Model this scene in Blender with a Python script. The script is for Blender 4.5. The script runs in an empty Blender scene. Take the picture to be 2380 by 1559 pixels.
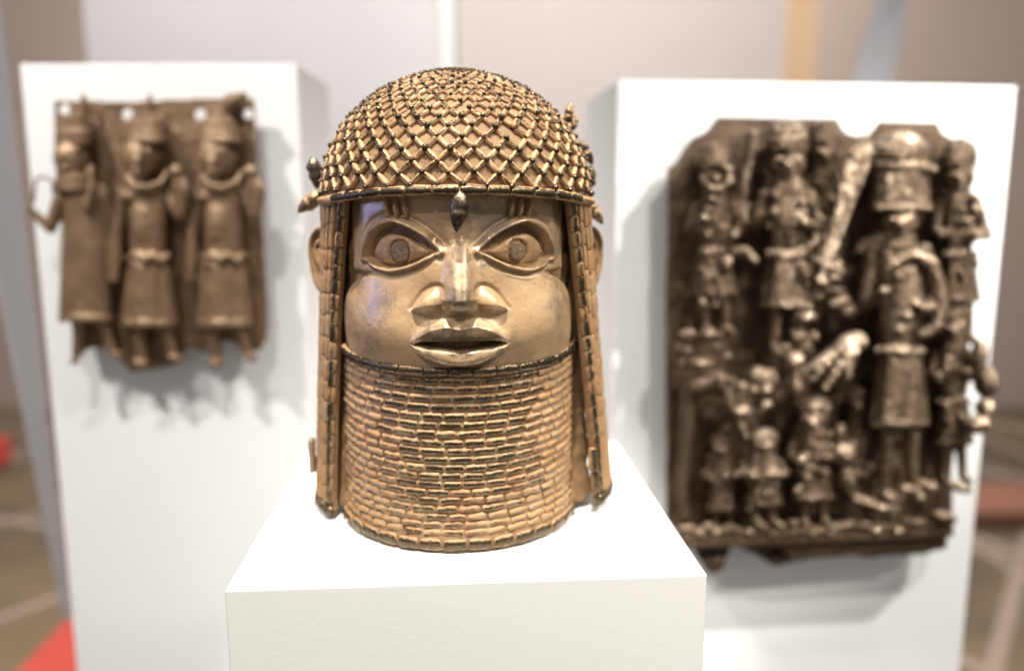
import bpy, bmesh, math, random
import numpy as np
from mathutils import Vector, Matrix, noise as mnoise
random.seed(7); rng = np.random.RandomState(5)
scene = bpy.context.scene
COL = scene.collection
R = math.radians

# ------------------------------------------------------------------ camera
CAM_H = 0.21; PITCH = R(9.2); FPX = 1851.0           # a 28 mm lens on a 36 mm sensor
cam_d = bpy.data.cameras.new("camera"); cam_d.lens = 28.0; cam_d.sensor_width = 36.0
cam_d.clip_start = 0.01; cam_d.clip_end = 60
cam_d.dof.use_dof = True; cam_d.dof.focus_distance = 0.453; cam_d.dof.aperture_fstop = 2.5
cam = bpy.data.objects.new("camera", cam_d); COL.objects.link(cam)
cam.location = (0, 0, CAM_H); cam.rotation_euler = (R(90) - PITCH, 0, 0)
scene.camera = cam

# ------------------------------------------------------------------ ambient light of the hall
world = bpy.data.worlds.new("World"); scene.world = world; world.use_nodes = True
wb = world.node_tree.nodes["Background"]
wb.inputs[0].default_value = (0.83, 0.82, 0.81, 1); wb.inputs[1].default_value = 0.40

def spot(name, loc, target, watts, color, deg=30, size=0.02, blend=0.4):
    l = bpy.data.lights.new(name, 'SPOT'); l.energy = watts; l.color = color
    l.spot_size = R(deg); l.spot_blend = blend; l.shadow_soft_size = size
    o = bpy.data.objects.new(name, l); COL.objects.link(o); o.location = loc
    o.rotation_euler = (Vector(target) - Vector(loc)).to_track_quat('-Z', 'Y').to_euler()
    return o
WARM = (1.0, 0.955, 0.86)
spot("spotlight", (-0.05, 0.045, 1.45), (-0.035, 0.50, 0.12), 235, WARM, 24, 0.010)          # steep light over the head
spot("spotlight", (-0.16, -0.75, 1.30), (-0.035, 0.50, 0.16), 34, WARM, 11.5, 0.012, 0.7)           # frontal light
spot("spotlight", (-0.62, -0.10, 1.15), (-0.035, 0.50, 0.17), 26, WARM, 13, 0.03, 0.7)           # from the left
spot("spotlight", (0.62, -0.10, 1.15), (-0.035, 0.50, 0.17), 16, WARM, 13, 0.03, 0.7)
spot("spotlight", (0.85, -0.25, 1.20), (-0.035, 0.50, 0.16), 30, WARM, 12, 0.02, 0.7)            # from the right
spot("spotlight", (-1.05, 0.36, 0.30), (-0.035, 0.50, 0.14), 13, (0.30, 0.38, 1.0), 15, 0.05)   # cool light from the left
spot("spotlight", (-1.15, 0.05, 1.55), (-0.40, 0.92, 0.12), 140, (1.0, 0.95, 0.89), 38, 0.03, 0.8)   # left board
spot("spotlight", (1.25, 0.05, 1.65), (0.36, 0.86, 0.05), 230, (1.0, 0.955, 0.88), 42, 0.03, 0.8)     # right board
spot("spotlight", (-0.42, -0.15, 1.60), (-0.40, 0.92, 0.16), 66, (1.0, 0.96, 0.92), 34, 0.06, 0.9)  # second left spot, added as fill to lighten the board's shadows
spot("spotlight", (0.62, -0.30, 1.55), (0.38, 0.86, 0.12), 85, (1.0, 0.96, 0.90), 34, 0.05, 0.9)  # the same added fill for the right board
spot("spotlight", (1.35, 0.10, 0.80), (0.40, 0.84, 0.12), 120, (1.0, 0.95, 0.88), 26, 0.03, 0.8)
spot("wall_washer", (-0.45, 0.9, 2.4), (-0.35, 1.75, 0.75), 260, (1.0, 0.97, 0.93), 60, 0.05, 1.0)
spot("wall_washer", (0.75, 0.9, 2.4), (0.65, 1.75, 0.75), 180, (1.0, 0.95, 0.88), 60, 0.05, 1.0)
al = bpy.data.lights.new("hall_fill", 'AREA'); al.energy = 260; al.size = 3.0; al.color = (1.0, 0.93, 0.85)  # unseen area light, added to brighten the rear wall and floor
alo = bpy.data.objects.new("hall_fill", al); COL.objects.link(alo); alo.location = (0, 3.6, 2.9)
al = bpy.data.lights.new("overhead_fill", 'AREA'); al.energy = 9; al.size = 1.6; al.color = (1.0, 0.97, 0.93)  # unseen area light, added to lift shadows and board sides
alo = bpy.data.objects.new("overhead_fill", al); COL.objects.link(alo); alo.location = (0.15, 0.35, 2.3)
vs = scene.view_settings
vs.view_transform = 'Standard'; vs.look = 'None'; vs.exposure = 0.0; vs.gamma = 1.0
scene.render.film_transparent = False
scene.cycles.max_bounces = 6; scene.cycles.use_denoising = True

# ------------------------------------------------------------------ helpers
def at(px, py, Y):
    """point of the plane y = Y that a measured position of the photograph falls on"""
    cx, cz = px - 1190.0, -(py - 779.5)
    d = Vector((cx, FPX * math.cos(PITCH) + cz * math.sin(PITCH), -FPX * math.sin(PITCH) + cz * math.cos(PITCH)))
    return Vector((0, 0, CAM_H)) + d * (Y / d.y)

def tag(o, label=None, cat=None, group=None, kind=None):
    if label: o['label'] = label
    if cat: o['category'] = cat
    if group: o['group'] = group
    if kind: o['kind'] = kind
    return o

def empty(name, loc, rz=0.0, rx=0.0):
    o = bpy.data.objects.new(name, None); COL.objects.link(o)
    o.location = loc; o.rotation_euler = (rx, 0, rz); o.empty_display_size = 0.02
    return o

def link(name, me, mat=None, parent=None, color=(1, 1, 1, 1)):
    o = bpy.data.objects.new(name, me); COL.objects.link(o)
    if mat is not None and len(me.materials) == 0: me.materials.append(mat)
    if parent is not None: o.parent = parent
    o.color = color
    return o

def mesh(name, verts, faces, smooth=True, wear=None):
    me = bpy.data.meshes.new(name)
    verts = np.asarray(verts, dtype=np.float32)
    if isinstance(faces, np.ndarray):
        n = faces.shape[1]
        me.vertices.add(len(verts)); me.vertices.foreach_set('co', verts.ravel())
        me.loops.add(faces.size); me.loops.foreach_set('vertex_index', faces.astype(np.int32).ravel())
        me.polygons.add(len(faces)); me.polygons.foreach_set('loop_start', np.arange(0, faces.size, n, dtype=np.int32))
        me.update(calc_edges=True)
    else:
        me.from_pydata([tuple(map(float, v)) for v in verts], [], faces)
    me.polygons.foreach_set('use_smooth', np.full(len(me.polygons), smooth))
    if wear is not None:
        a = me.attributes.new('wear', 'FLOAT', 'POINT'); a.data.foreach_set('value', np.asarray(wear, dtype=np.float32))
    me.update(); me.validate()
    return me

def grid_faces(nu, nv, flip=False, wrap=False):
    i = np.arange(nu - (0 if wrap else 1)); j = np.arange(nv - 1)
    I, J = np.meshgrid(i, j, indexing='ij'); I2 = (I + 1) % nu
    f = np.stack([I * nv + J, I2 * nv + J, I2 * nv + J + 1, I * nv + J + 1], -1).reshape(-1, 4)
    return f[:, ::-1] if flip else f

def vnoise(x, y, scale, seed=0):
    """smooth value noise on arrays"""
    r = np.random.RandomState(seed); T = r.rand(256, 256)
    u, v = x / scale + 37.3, y / scale + 91.7
    iu, iv = np.floor(u).astype(int), np.floor(v).astype(int); fu, fv = u - iu, v - iv
    fu, fv = fu * fu * (3 - 2 * fu), fv * fv * (3 - 2 * fv)
    g = lambda a, b: T[a % 256, b % 256]
    return (g(iu, iv) * (1 - fu) + g(iu + 1, iv) * fu) * (1 - fv) + (g(iu, iv + 1) * (1 - fu) + g(iu + 1, iv + 1) * fu) * fv - 0.5

def sst(a, b, x):
    t = np.clip((x - a) / (b - a), 0, 1); return t * t * (3 - 2 * t)

def box(name, x0, x1, y0, y1, z0, z1, mat, parent=None, bevel=0.0):
    bm = bmesh.new(); bmesh.ops.create_cube(bm, size=1)
    for v in bm.verts:
        v.co = Vector(((x0 + x1) / 2 + v.co.x * (x1 - x0), (y0 + y1) / 2 + v.co.y * (y1 - y0), (z0 + z1) / 2 + v.co.z * (z1 - z0)))
    if bevel: bmesh.ops.bevel(bm, geom=bm.edges[:] , offset=bevel, segments=3, affect='EDGES', profile=0.5)
    me = bpy.data.meshes.new(name); bm.to_mesh(me); bm.free()
    return link(name, me, mat, parent)

# ------------------------------------------------------------------ materials
def nt(name):
    m = bpy.data.materials.new(name); m.use_nodes = True
    return m, m.node_tree.nodes, m.node_tree.links, m.node_tree.nodes["Principled BSDF"]

def math_node(N, L, op, a, b=None, clamp=False):
    n = N.new('ShaderNodeMath'); n.operation = op; n.use_clamp = clamp
    for i, v in enumerate((a, b)):
        if v is None: continue
        if isinstance(v, (int, float)): n.inputs[i].default_value = v
        else: L.new(v, n.inputs[i])
    return n.outputs[0]

def noise_node(N, L, vec, scale, detail=4, rough=0.55):
    n = N.new('ShaderNodeTexNoise'); n.inputs['Scale'].default_value = scale
    n.inputs['Detail'].default_value = detail; n.inputs['Roughness'].default_value = rough
    L.new(vec, n.inputs['Vector']); return n.outputs['Fac']

def mixc(N, L, fac, a, b):
    n = N.new('ShaderNodeMix'); n.data_type = 'RGBA'
    if isinstance(fac, (int, float)): n.inputs[0].default_value = fac
    else: L.new(fac, n.inputs[0])
    for i, v in ((6, a), (7, b)):
        if isinstance(v, tuple): n.inputs[i].default_value = (*v, 1) if len(v) == 3 else v
        else: L.new(v, n.inputs[i])
    return n.outputs[2]

def mapr(N, L, v, a, b, c=0.0, d=1.0):
    n = N.new('ShaderNodeMapRange'); n.interpolation_type = 'SMOOTHSTEP'
    L.new(v, n.inputs[0])
    for i, q in enumerate((a, b, c, d)): n.inputs[i + 1].default_value = q
    return n.outputs[0]

def bronze(name, pat1, pat2, dark, thr=0.62, soft=0.16, nz=0.55, met_p=0.1, ro_p=0.55, met_d=0.85, ro_d=0.27, bump=0.0003, fine=1400, patches=None, earth=None, mid=260):
    m, N, L, B = nt(name)
    geo = N.new('ShaderNodeNewGeometry').outputs['Position']
    att = N.new('ShaderNodeAttribute'); att.attribute_name = 'wear'
    oi = N.new('ShaderNodeObjectInfo'); sep = N.new('ShaderNodeSeparateColor'); L.new(oi.outputs['Color'], sep.inputs[0])
    nf = noise_node(N, L, geo, fine, 3, 0.6); nm = noise_node(N, L, geo, mid, 4, 0.6); nb = noise_node(N, L, geo, 45, 4, 0.6)
    w = att.outputs['Fac']
    w = math_node(N, L, 'ADD', w, math_node(N, L, 'MULTIPLY', math_node(N, L, 'SUBTRACT', nm, 0.5), nz * 1.5))
    w = math_node(N, L, 'ADD', w, math_node(N, L, 'MULTIPLY', math_node(N, L, 'SUBTRACT', nf, 0.5), nz * 1.3))
    w = math_node(N, L, 'ADD', w, math_node(N, L, 'SUBTRACT', sep.outputs[0], 1.0))
    fac = mapr(N, L, w, thr - soft, thr + soft)
    tint = mapr(N, L, nb, 0.3, 0.7)
    pat = mixc(N, L, tint, pat1, pat2)
    pat = mixc(N, L, mapr(N, L, nf, 0.35, 0.75, 0.0, 0.30), pat, tuple(c * 0.55 for c in pat1))
    if patches:
        pf = math_node(N, L, 'ADD', math_node(N, L, 'MULTIPLY', noise_node(N, L, geo, 28, 5, 0.68), 1.0), math_node(N, L, 'MULTIPLY', math_node(N, L, 'SUBTRACT', nf, 0.5), 0.25))
        pat = mixc(N, L, mapr(N, L, pf, patches[1], patches[2], 0.0, patches[3]), pat, patches[0])
    if earth:
        ea = N.new('ShaderNodeAttribute'); ea.attribute_name = 'earth'
        ef = mapr(N, L, math_node(N, L, 'ADD', ea.outputs['Fac'], math_node(N, L, 'MULTIPLY', math_node(N, L, 'SUBTRACT', nm, 0.5), 0.9)), 0.25, 0.75)
        pat = mixc(N, L, ef, pat, earth); fac = math_node(N, L, 'MULTIPLY', fac, math_node(N, L, 'SUBTRACT', 1.0, ef))
    if earth:        # pits, casting flaws and greenish specks
        sp = mapr(N, L, noise_node(N, L, geo, 420, 2, 0.5), 0.66, 0.74); pat = mixc(N, L, math_node(N, L, 'MULTIPLY', sp, .7), pat, (0.10, 0.085, 0.06))
        mp = N.new('ShaderNodeMapping'); mp.inputs['Scale'].default_value = (140, 140, 1400); mp.inputs['Rotation'].default_value = (0.5, 0.3, 0); L.new(geo, mp.inputs[0])
        sc_ = mapr(N, L, noise_node(N, L, mp.outputs[0], 1.0, 2, 0.5), 0.68, 0.74); pat = mixc(N, L, math_node(N, L, 'MULTIPLY', sc_, .35), pat, (0.62, 0.47, 0.30))
    L.new(mixc(N, L, fac, pat, dark), B.inputs['Base Color'])
    L.new(mapr(N, L, fac, 0, 1, met_p, met_d), B.inputs['Metallic'])
    ro = mapr(N, L, fac, 0, 1, ro_p, ro_d)
    if earth: ro = math_node(N, L, 'ADD', ro, math_node(N, L, 'MULTIPLY', ef, 0.28))
    L.new(math_node(N, L, 'ADD', ro, math_node(N, L, 'MULTIPLY', math_node(N, L, 'SUBTRACT', nm, 0.5), 0.22)), B.inputs['Roughness'])
    h = math_node(N, L, 'ADD', math_node(N, L, 'MULTIPLY', nm, 1.0), math_node(N, L, 'MULTIPLY', nf, 0.35))
    bp = N.new('ShaderNodeBump'); bp.inputs['Strength'].default_value = 1.0; bp.inputs['Distance'].default_value = bump
    L.new(h, bp.inputs['Height']); L.new(bp.outputs[0], B.inputs['Normal'])
    return m

TAN = (0.300, 0.192, 0.097); ORANGE = (0.290, 0.150, 0.062); DARK = (0.078, 0.056, 0.033)
M_bead = bronze("dusty bronze beads", TAN, ORANGE, DARK, bump=0.0005, met_p=0.0, ro_p=0.62)
M_dull = bronze("earthy bronze in the recesses", (0.220, 0.122, 0.052), (0.15, 0.086, 0.040), DARK, bump=0.0009, ro_p=0.7)
M_face = bronze("smooth patinated bronze", (0.395, 0.266, 0.148), (0.335, 0.205, 0.104), (0.13, 0.095, 0.06), thr=0.70, soft=0.24, nz=0.40,
                met_p=0.22, ro_p=0.34, met_d=0.65, ro_d=0.32, bump=0.00030, patches=((0.13, 0.10, 0.075), 0.50, 0.70, 0.75), earth=(0.270, 0.148, 0.065))
M_dark = bronze("worn dark bronze", (0.24, 0.155, 0.085), (0.16, 0.11, 0.065), (0.10, 0.075, 0.05), thr=0.5, bump=0.0004)
M_iron = bronze("rusty iron inlay", (0.21, 0.13, 0.072), (0.125, 0.082, 0.052), (0.07, 0.055, 0.042), thr=0.80, met_d=0.15, met_p=0.0, ro_d=0.6, ro_p=0.75, bump=0.0014)
M_plqL = bronze("brown bronze plaque", (0.225, 0.138, 0.076), (0.155, 0.090, 0.048), (0.52, 0.37, 0.225), thr=0.72, nz=0.35, met_p=0.35, ro_p=0.45, met_d=0.4, ro_d=0.40, bump=0.0010, fine=700)  # third colour is rubbed bronze, also standing in for lit relief
M_plqR = bronze("dark bronze plaque", (0.115, 0.074, 0.042), (0.066, 0.040, 0.023), (0.88, 0.69, 0.50), thr=0.76, soft=.12, nz=0.55, met_p=0.6, ro_p=0.32, met_d=0.8, ro_d=0.24, bump=0.0030, fine=700, mid=150)  # pale third colour: polished relief with highlights put into the colour

def plain(name, col, rough=0.5, met=0.0, nscale=8.0, var=0.03, bump=0.0, bscale=400):
    m, N, L, B = nt(name)
    geo = N.new('ShaderNodeNewGeometry').outputs['Position']
    n = noise_node(N, L, geo, nscale, 4)
    L.new(mixc(N, L, n, tuple(min(1, c * (1 - var)) for c in col), tuple(min(1, c * (1 + var)) for c in col)), B.inputs['Base Color'])
    B.inputs['Roughness'].default_value = rough; B.inputs['Metallic'].default_value = met
    if bump:
        bp = N.new('ShaderNodeBump'); bp.inputs['Distance'].default_value = bump
        L.new(noise_node(N, L, geo, bscale, 3), bp.inputs['Height']); L.new(bp.outputs[0], B.inputs['Normal'])
    return m
M_plinth = plain("white lacquered board", (0.81, 0.805, 0.775), 0.38, var=0.012, bump=0.00006, bscale=260)
M_board = plain("white painted board", (0.77, 0.77, 0.765), 0.45, var=0.02)

# ------------------------------------------------------------------ plinth under the head
c0 = Vector((-0.15926, 0.41304, 0)); YAW = math.atan2(0.01934, 0.27193)
W = 0.2727
plinth = box("plinth", 0, W, 0, W - 0.006, -0.95, 0, M_plinth, None, 0.0008); plinth.location = c0; plinth.rotation_euler = (0, 0, YAW)
tag(plinth, "white square plinth the bronze head stands on, in front of the two plaques", "plinth")

# ------------------------------------------------------------------ the bronze head
head = empty("bronze_sculpture", (-0.0365, 0.54, 0.0012), R(4.4))
tag(head, "patinated bronze head with beaded net cap and tall collar of beads on the white plinth", "bronze head")

def cyl(th, r, z):                       # degrees from the face's centre line, metres
    t = R(th); return Vector((r * math.sin(t), -r * math.cos(t), z))

# ---- bead meshes shared by all the strings
def bead_mesh(name, seg=12, taper=0.16, lump=0.06, seed=0, flat=1.0):
    xs = [-.5, -.492, -.46, -.25, 0, .25, .46, .492, .5]; rs = [0.0, .62, 1 - taper * .5, 1, 1 - lump * .2, 1, 1 - taper * .5, .62, 0.0]
    V = []; Wr = []; rr = random.Random(seed)
    ph = [rr.uniform(0, 6.28) for _ in range(4)]
    for i, (x, q) in enumerate(zip(xs, rs)):
        for k in range(seg):
            a = 2 * math.pi * k / seg
            l = 1 + lump * math.sin(2 * a + ph[0] + 4 * x) + lump * .8 * math.sin(3 * a + ph[1] - 7 * x) + lump * .7 * math.sin(9 * x + ph[2])
            y, z = q * l * math.cos(a), q * l * math.sin(a) * flat
            V.append((x, y, z)); Wr.append(0.12 + 0.88 * max(0.0, math.sin(a)) ** 1.6 * (1 if 0 < i < 8 else 0.2) - (0.25 if i in (1, 7) else 0))
    F = [(i * seg + k, i * seg + (k + 1) % seg, (i + 1) * seg + (k + 1) % seg, (i + 1) * seg + k) for i in range(8) for k in range(seg)]
    F = [f[::-1] for f in F]
    return mesh(name, V, F, True, Wr)
BEADS = [bead_mesh("bead", 12, 0.14, 0.05, s) for s in range(6)]
ROUGH = [bead_mesh("rough bead", 12, 0.25, 0.13, 20 + s) for s in range(4)]
def knob_mesh(seed):
    bm = bmesh.new(); bmesh.ops.create_uvsphere(bm, u_segments=12, v_segments=8, radius=1)
    rr = random.Random(seed); off = Vector((rr.random(), rr.random(), rr.random())) * 9
    V = [v.co * (1 + 0.16 * mnoise.noise(v.co * 1.3 + off)) for v in bm.verts]
    F = [[v.index for v in f.verts] for f in bm.faces]; Wr = [0.55 + 0.5 * v.co.z for v in bm.verts]; bm.free()
    return mesh("knob", V, F, True, Wr)
KNOBS = [knob_mesh(s) for s in range(4)]

def frame(pos, xdir, out, sx, sy, sz):
    x = xdir.normalized(); z = (out - x * out.dot(x)).normalized(); y = z.cross(x)
    m = Matrix(((x.x * sx, y.x * sy, z.x * sz, pos.x), (x.y * sx, y.y * sy, z.y * sz, pos.y), (x.z * sx, y.z * sy, z.z * sz, pos.z), (0, 0, 0, 1)))
    return m
def put(name, me, mat, parent, M, w=1.0):
    o = link(name, me, mat, parent, (w, random.random(), 0, 1)); o.matrix_local = M; return o
def merged(name, items, mat, parent):
    """many small alike pieces as one mesh; items = (mesh, matrix, wear offset)"""
    V = []; F = []; Wr = []; n = 0
    for me, M, w in items:
        co = np.empty(len(me.vertices) * 3, np.float32); me.vertices.foreach_get('co', co); co = co.reshape(-1, 3)
        A = np.array(M); V.append(co @ A[:3, :3].T + A[:3, 3])
        a = np.empty(len(co), np.float32); me.attributes['wear'].data.foreach_get('value', a); Wr.append(a + w - 1)
        F += [tuple(i + n for i in p.vertices) for p in me.polygons]; n += len(co)
    me = mesh(name, np.concatenate(V), F, True, np.concatenate(Wr))
    o = link(name, me, mat, parent); o['kind'] = 'stuff'; return o
def string(name, pts_fn, t0, t1, seglen, gap, rad, outfn, mat, parent, wear, meshes=BEADS, radz=None, jit=0.06):
    """beads end to end along a curve pts_fn(t)"""
    N_ = 400; P = [pts_fn(t0 + (t1 - t0) * i / N_) for i in range(N_ + 1)]
    L_ = [0.0]
    for i in range(N_): L_.append(L_[-1] + (P[i + 1] - P[i]).length)
    def pt(s):
        s = min(max(s, 0), L_[-1]); lo = int(np.searchsorted(L_, s)) ; lo = max(1, min(N_, lo))
        f = (s - L_[lo - 1]) / max(1e-9, L_[lo] - L_[lo - 1]); return P[lo - 1].lerp(P[lo], f)
    out = []; s = 0.0
    while s < L_[-1] - seglen * 0.3:
        l = seglen * random.uniform(1 - jit * 2, 1 + jit * 2); e = min(s + l, L_[-1])
        a, b = pt(s + gap / 2), pt(e - gap / 2); mid = (a + b) / 2; o = outfn(mid)
        mid = pt((s + e) / 2) * 0.5 + mid * 0.5
        w = wear(mid) if callable(wear) else wear
        rr = rad * random.uniform(1 - jit, 1 + jit); rz = (radz or rad) * random.uniform(1 - jit, 1 + jit)
        out.append(put(name, random.choice(meshes), mat, parent, frame(mid + o * random.uniform(-.1, .1) * rad, b - a, o, (b - a).length, rr, rz), w))
        s = e
    return out
radial = lambda p: Vector((p.x, p.y, 0)).normalized()

# ---- face: one dense surface, radius as a function of (angle, height), millimetres
def poly_dist(S, Z, pts, closed=False):
    D = np.full(S.shape, 1e9); pts = list(pts)
    if closed: pts = pts + [pts[0]]
    for (x0, y0), (x1, y1) in zip(pts[:-1], pts[1:]):
        dx, dy = x1 - x0, y1 - y0; t = np.clip(((S - x0) * dx + (Z - y0) * dy) / (dx * dx + dy * dy + 1e-9), 0, 1)
        D = np.minimum(D, np.hypot(S - x0 - t * dx, Z - y0 - t * dy))
    return D
def inside(S, Z, pts):
    c = np.zeros(S.shape, bool); n = len(pts)
    for i in range(n):
        x0, y0 = pts[i]; x1, y1 = pts[(i + 1) % n]
        hit = ((y0 > Z) != (y1 > Z)) & (S < (x1 - x0) * (Z - y0) / (y1 - y0 + 1e-12) + x0); c ^= hit
    return c
def curve(pts, n=40):                     # Catmull-Rom through the points
    P = [np.array(p, float) for p in pts]; P = [2 * P[0] - P[1]] + P + [2 * P[-1] - P[-2]]; out = []
    for i in range(1, len(P) - 2):
        for k in range(max(2, n // len(pts))):
            t = k / max(2, n // len(pts)); a, b, c, d = P[i - 1:i + 3]
            out.append(tuple(0.5 * (2 * b + (c - a) * t + (2 * a - 5 * b + 4 * c - d) * t * t + (3 * b - a - 3 * c + d) * t ** 3)))
    out.append(tuple(P[-2])); return out
def gblur(A, s):
    k = int(3 * s) + 1; g = np.exp(-np.arange(-k, k + 1) ** 2 / (2 * s * s)); g /= g.sum()
    for ax in (0, 1):
        A = np.apply_along_axis(lambda v: np.convolve(np.pad(v, k, mode='edge'), g, 'valid'), ax, A)
    return A

K80 = 80 * math.pi / 180
deg = lambda pts: [(t * K80, z) for t, z in pts]
EYE_UP = deg([(47, 178.5), (44.5, 186.5), (40, 194.4), (35, 198.4), (29.5, 200), (24, 198.6), (18, 195), (12.4, 189.8), (7.0, 183.2)])
EYE_LO = deg([(7.0, 183.2), (13, 179.3), (19.3, 175.2), (26.2, 172.4), (32, 171.6), (37.8, 173.0), (42, 175.6), (47, 178.5)])
BALL_UP = deg([(42.3, 181), (39.5, 187.8), (34.5, 192.4), (29, 193.2), (23, 191.2), (17, 187.0), (10.0, 182.9)])
BALL_LO = deg([(10.5, 182.8), (17, 178.8), (24, 175.8), (31, 174.4), (37.5, 175.8), (42.3, 181)])

def face_radius(TH, Z):
    S = TH * K80; A = np.abs(S); AT = np.abs(TH)
    r = np.full(S.shape, 79.0)
    # forehead leans back a little, temples drop off behind the strands
    r -= 1.0 * sst(195, 222, Z)
    r -= 5.5 * sst(57, 63, AT) * sst(160, 172, Z)
    r -= 2.0 * sst(46, 54, AT) * sst(150, 168, Z)
    # cheek boundary
    bz = np.array([104, 112, 118, 126, 138, 148, 156, 161, 165, 168, 175, 224]); bt = np.array([58, 62, 68, 73, 75.5, 74, 69, 64, 57, 46, 20, 20])
    TB = np.interp(Z, bz, bt)
    d = (TB - AT) * 1.38                                        # mm inside the cheek outline
    bulge = np.sqrt(np.clip(1 - (1 - np.clip(d / 13, 0, 1)) ** 2, 0, 1))
    low = sst(172, 163, Z)
    cheek = 6.6 * np.exp(-((A - 48) / 29) ** 2) * np.exp(-((Z - 139) / 21) ** 2)
    r = r + cheek * bulge - (1 - bulge) * 7.5 * low * sst(30, 46, AT)
    r -= 5.0 * sst(60, 74, AT) * sst(168, 150, Z) * (1 - bulge)
    # mouth area comes forward, chin disappears behind the collar
    r += 4.4 * np.exp(-(A / 31) ** 2) * np.exp(-((Z - 130) / 13.5) ** 2)
    # brow / nose root hollow
    r -= 0.5 * np.exp(-((A - 11) / 6) ** 2) * np.exp(-((Z - 181) / 8) ** 2)
    # eye sockets
    for sg in (-1, 1):
        Q = S * sg; m = (Q > 4) & (Q < 74) & (Z > 160) & (Z < 210)
        q, zz = Q[m], Z[m]; up, lo = curve(EYE_UP), curve(EYE_LO); ring = up[:-1] + lo
        ins = inside(q, zz, ring); du = poly_dist(q, zz, up); dl = poly_dist(q, zz, lo)
        dd = np.minimum(du, dl); dr = np.zeros(q.shape)
        dr -= np.where(ins, (3.2 + 2.3 * sst(12, 30, q)) * sst(0, 3.2, du) * sst(0, 2.0, dl), 0)
        bu, bl = curve(BALL_UP), curve(BALL_LO); rb = bu[:-1] + bl
        ib = inside(q, zz, rb); db = np.minimum(poly_dist(q, zz, bu), poly_dist(q, zz, bl))
        dr += np.where(ib, 1.3 * sst(0, .8, db) + 3.4 * np.sqrt(np.clip(1 - (1 - np.clip(db / 7.0, 0, 1)) ** 2, 0, 1)), 0)
        # pupil hollow
        pr = np.hypot(q - 26.6 * K80, zz - 182.6); dr -= 2.0 * sst(8.0, 6.0, pr) * (1 + 0.6 * vnoise(q, zz, 1.2, 3))
        dr += 0.9 * vnoise(q, zz, 1.1, 5) * sst(11, 7, pr)
        # lids: raised ridges, sharp toward the eye
        tu = np.interp(q, [6, 10, 20, 42, 66], [.12, .45, .95, 1, .55])
        dr += np.where(ins, 3.6 * np.exp(-(du / 1.25) ** 2), 3.6 * np.exp(-(du / 3.0) ** 2.2)) * tu
        dr -= np.where(~ins, 1.3 * np.exp(-((du - 4.8) / 1.8) ** 2), 0) * tu
        dr += np.where(ins, 2.9 * np.exp(-(dl / 1.5) ** 2), 2.9 * np.exp(-(dl / 1.5) ** 2)) * np.interp(q, [6, 16, 40, 58, 64], [.1, .8, 1, .8, .1])
        dr -= np.where(~ins, 1.6 * np.exp(-((dl - 3.0) / 1.4) ** 2), 0) * np.interp(q, [14, 22, 56, 64], [0, 1, 1, 0])
        r[m] += dr
    # nose
    zt = 155.8
    h = np.interp(Z, [155.8, 163, 172, 181, 190, 200], [18.0, 15.2, 11.0, 6.0, 1.8, 0])
    w = np.interp(Z, [155, 168, 183, 200], [8.4, 7.4, 6.2, 6.5])
    cf = np.interp(Z, [155.8, 166, 185], [.16, .42, .55]); prof = np.exp(-(A / w) ** 2.9) * (1 - cf) + cf * np.exp(-(A / 18) ** 2)
    up = h * prof
    zlow = np.where(A < 9, 145.0, 144.5)
    fn = np.clip((Z - zlow) / (zt - zlow), 0, 1) ** 0.95
    tipcut = np.where(Z < zt, 18.0 * (np.exp(-(A / np.interp(Z, [147, 155], [9.8, 8.4])) ** np.interp(Z, [147, 155.8], [4, 2.9])) * .84) * fn + 18.0 * .16 * np.exp(-(A / 18) ** 2) * sst(143, 155.8, Z), 0)
    tipcut -= np.where(Z < zt, 2.2 * np.exp(-((Z - 153) / 2.0) ** 2) * np.exp(-(A / 7) ** 2), 0)
    nose = np.where(Z >= zt, up, tipcut)
    # wings
    zb = np.interp(A, [6, 9, 20, 27, 30], [153.6, 153.6, 152.0, 149.6, 148.6])
    ex = (A - 17.6) / np.where(A > 17.6, 10.2, 9.2); topz = np.interp(A, [8, 10, 14, 20, 27], [8.5, 10.2, 10.2, 7.2, 2.0])
    ez = (Z - zb) / topz
    dome = np.clip(1 - np.abs(ex) ** np.where(ex > 0, 1.5, 2.6) - np.clip(ez, 0, 9) ** 2.2, 0, 1) ** 0.55
    under = np.clip((Z - (zb - np.interp(A, [8, 18, 28], [9.0, 7.5, 1.2]))) / np.interp(A, [8, 18, 28], [9.0, 7.5, 1.2]), 0, 1) ** 0.95
    wing = 7.6 * dome * np.where(Z < zb, under, 1)
    rimw = poly_dist(A, Z, curve([(7.4, 152), (8.0, 160), (11, 163.6), (16, 163.0), (22, 159), (28.4, 150)], 24))
    r -= 1.0 * np.exp(-(rimw / 1.3) ** 2) * sst(146, 151, Z)
    r += np.maximum(nose, wing) + 0.18 * np.minimum(nose, wing)
    # lips
    ztop = np.interp(A, [0, 4, 8.3, 16.8, 22.7, 28], [138.3, 139.5, 140.0, 137.4, 133.4, 129.6])
    zbot = np.interp(A, [0, 20, 28], [131.8, 131.6, 129.8]); zop = np.interp(A, [0, 4, 10, 18, 28.5], [124.9, 125.9, 126.6, 127.2, 129.3])
    zlo = np.interp(A, [0, 8.8, 14, 20, 25, 28.6], [115.4, 116.4, 118.0, 121.2, 125.2, 128.6])
    env = np.clip(1 - (A / 29.0) ** 2, 0, 1) ** 0.8
    t = np.clip((Z - zbot) / np.maximum(ztop - zbot, .5), 0, 1)
    ul = env * (2.6 + 3.4 * t) - 1.2 * np.exp(-(A / 1.8) ** 2) * env
    ul = np.where(Z > ztop, ul * np.exp(-((Z - ztop) / 4.6) ** 1.5), ul)
    t2 = np.clip((zop - Z) / np.maximum(zop - zlo, .5), 0, 1)
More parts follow.
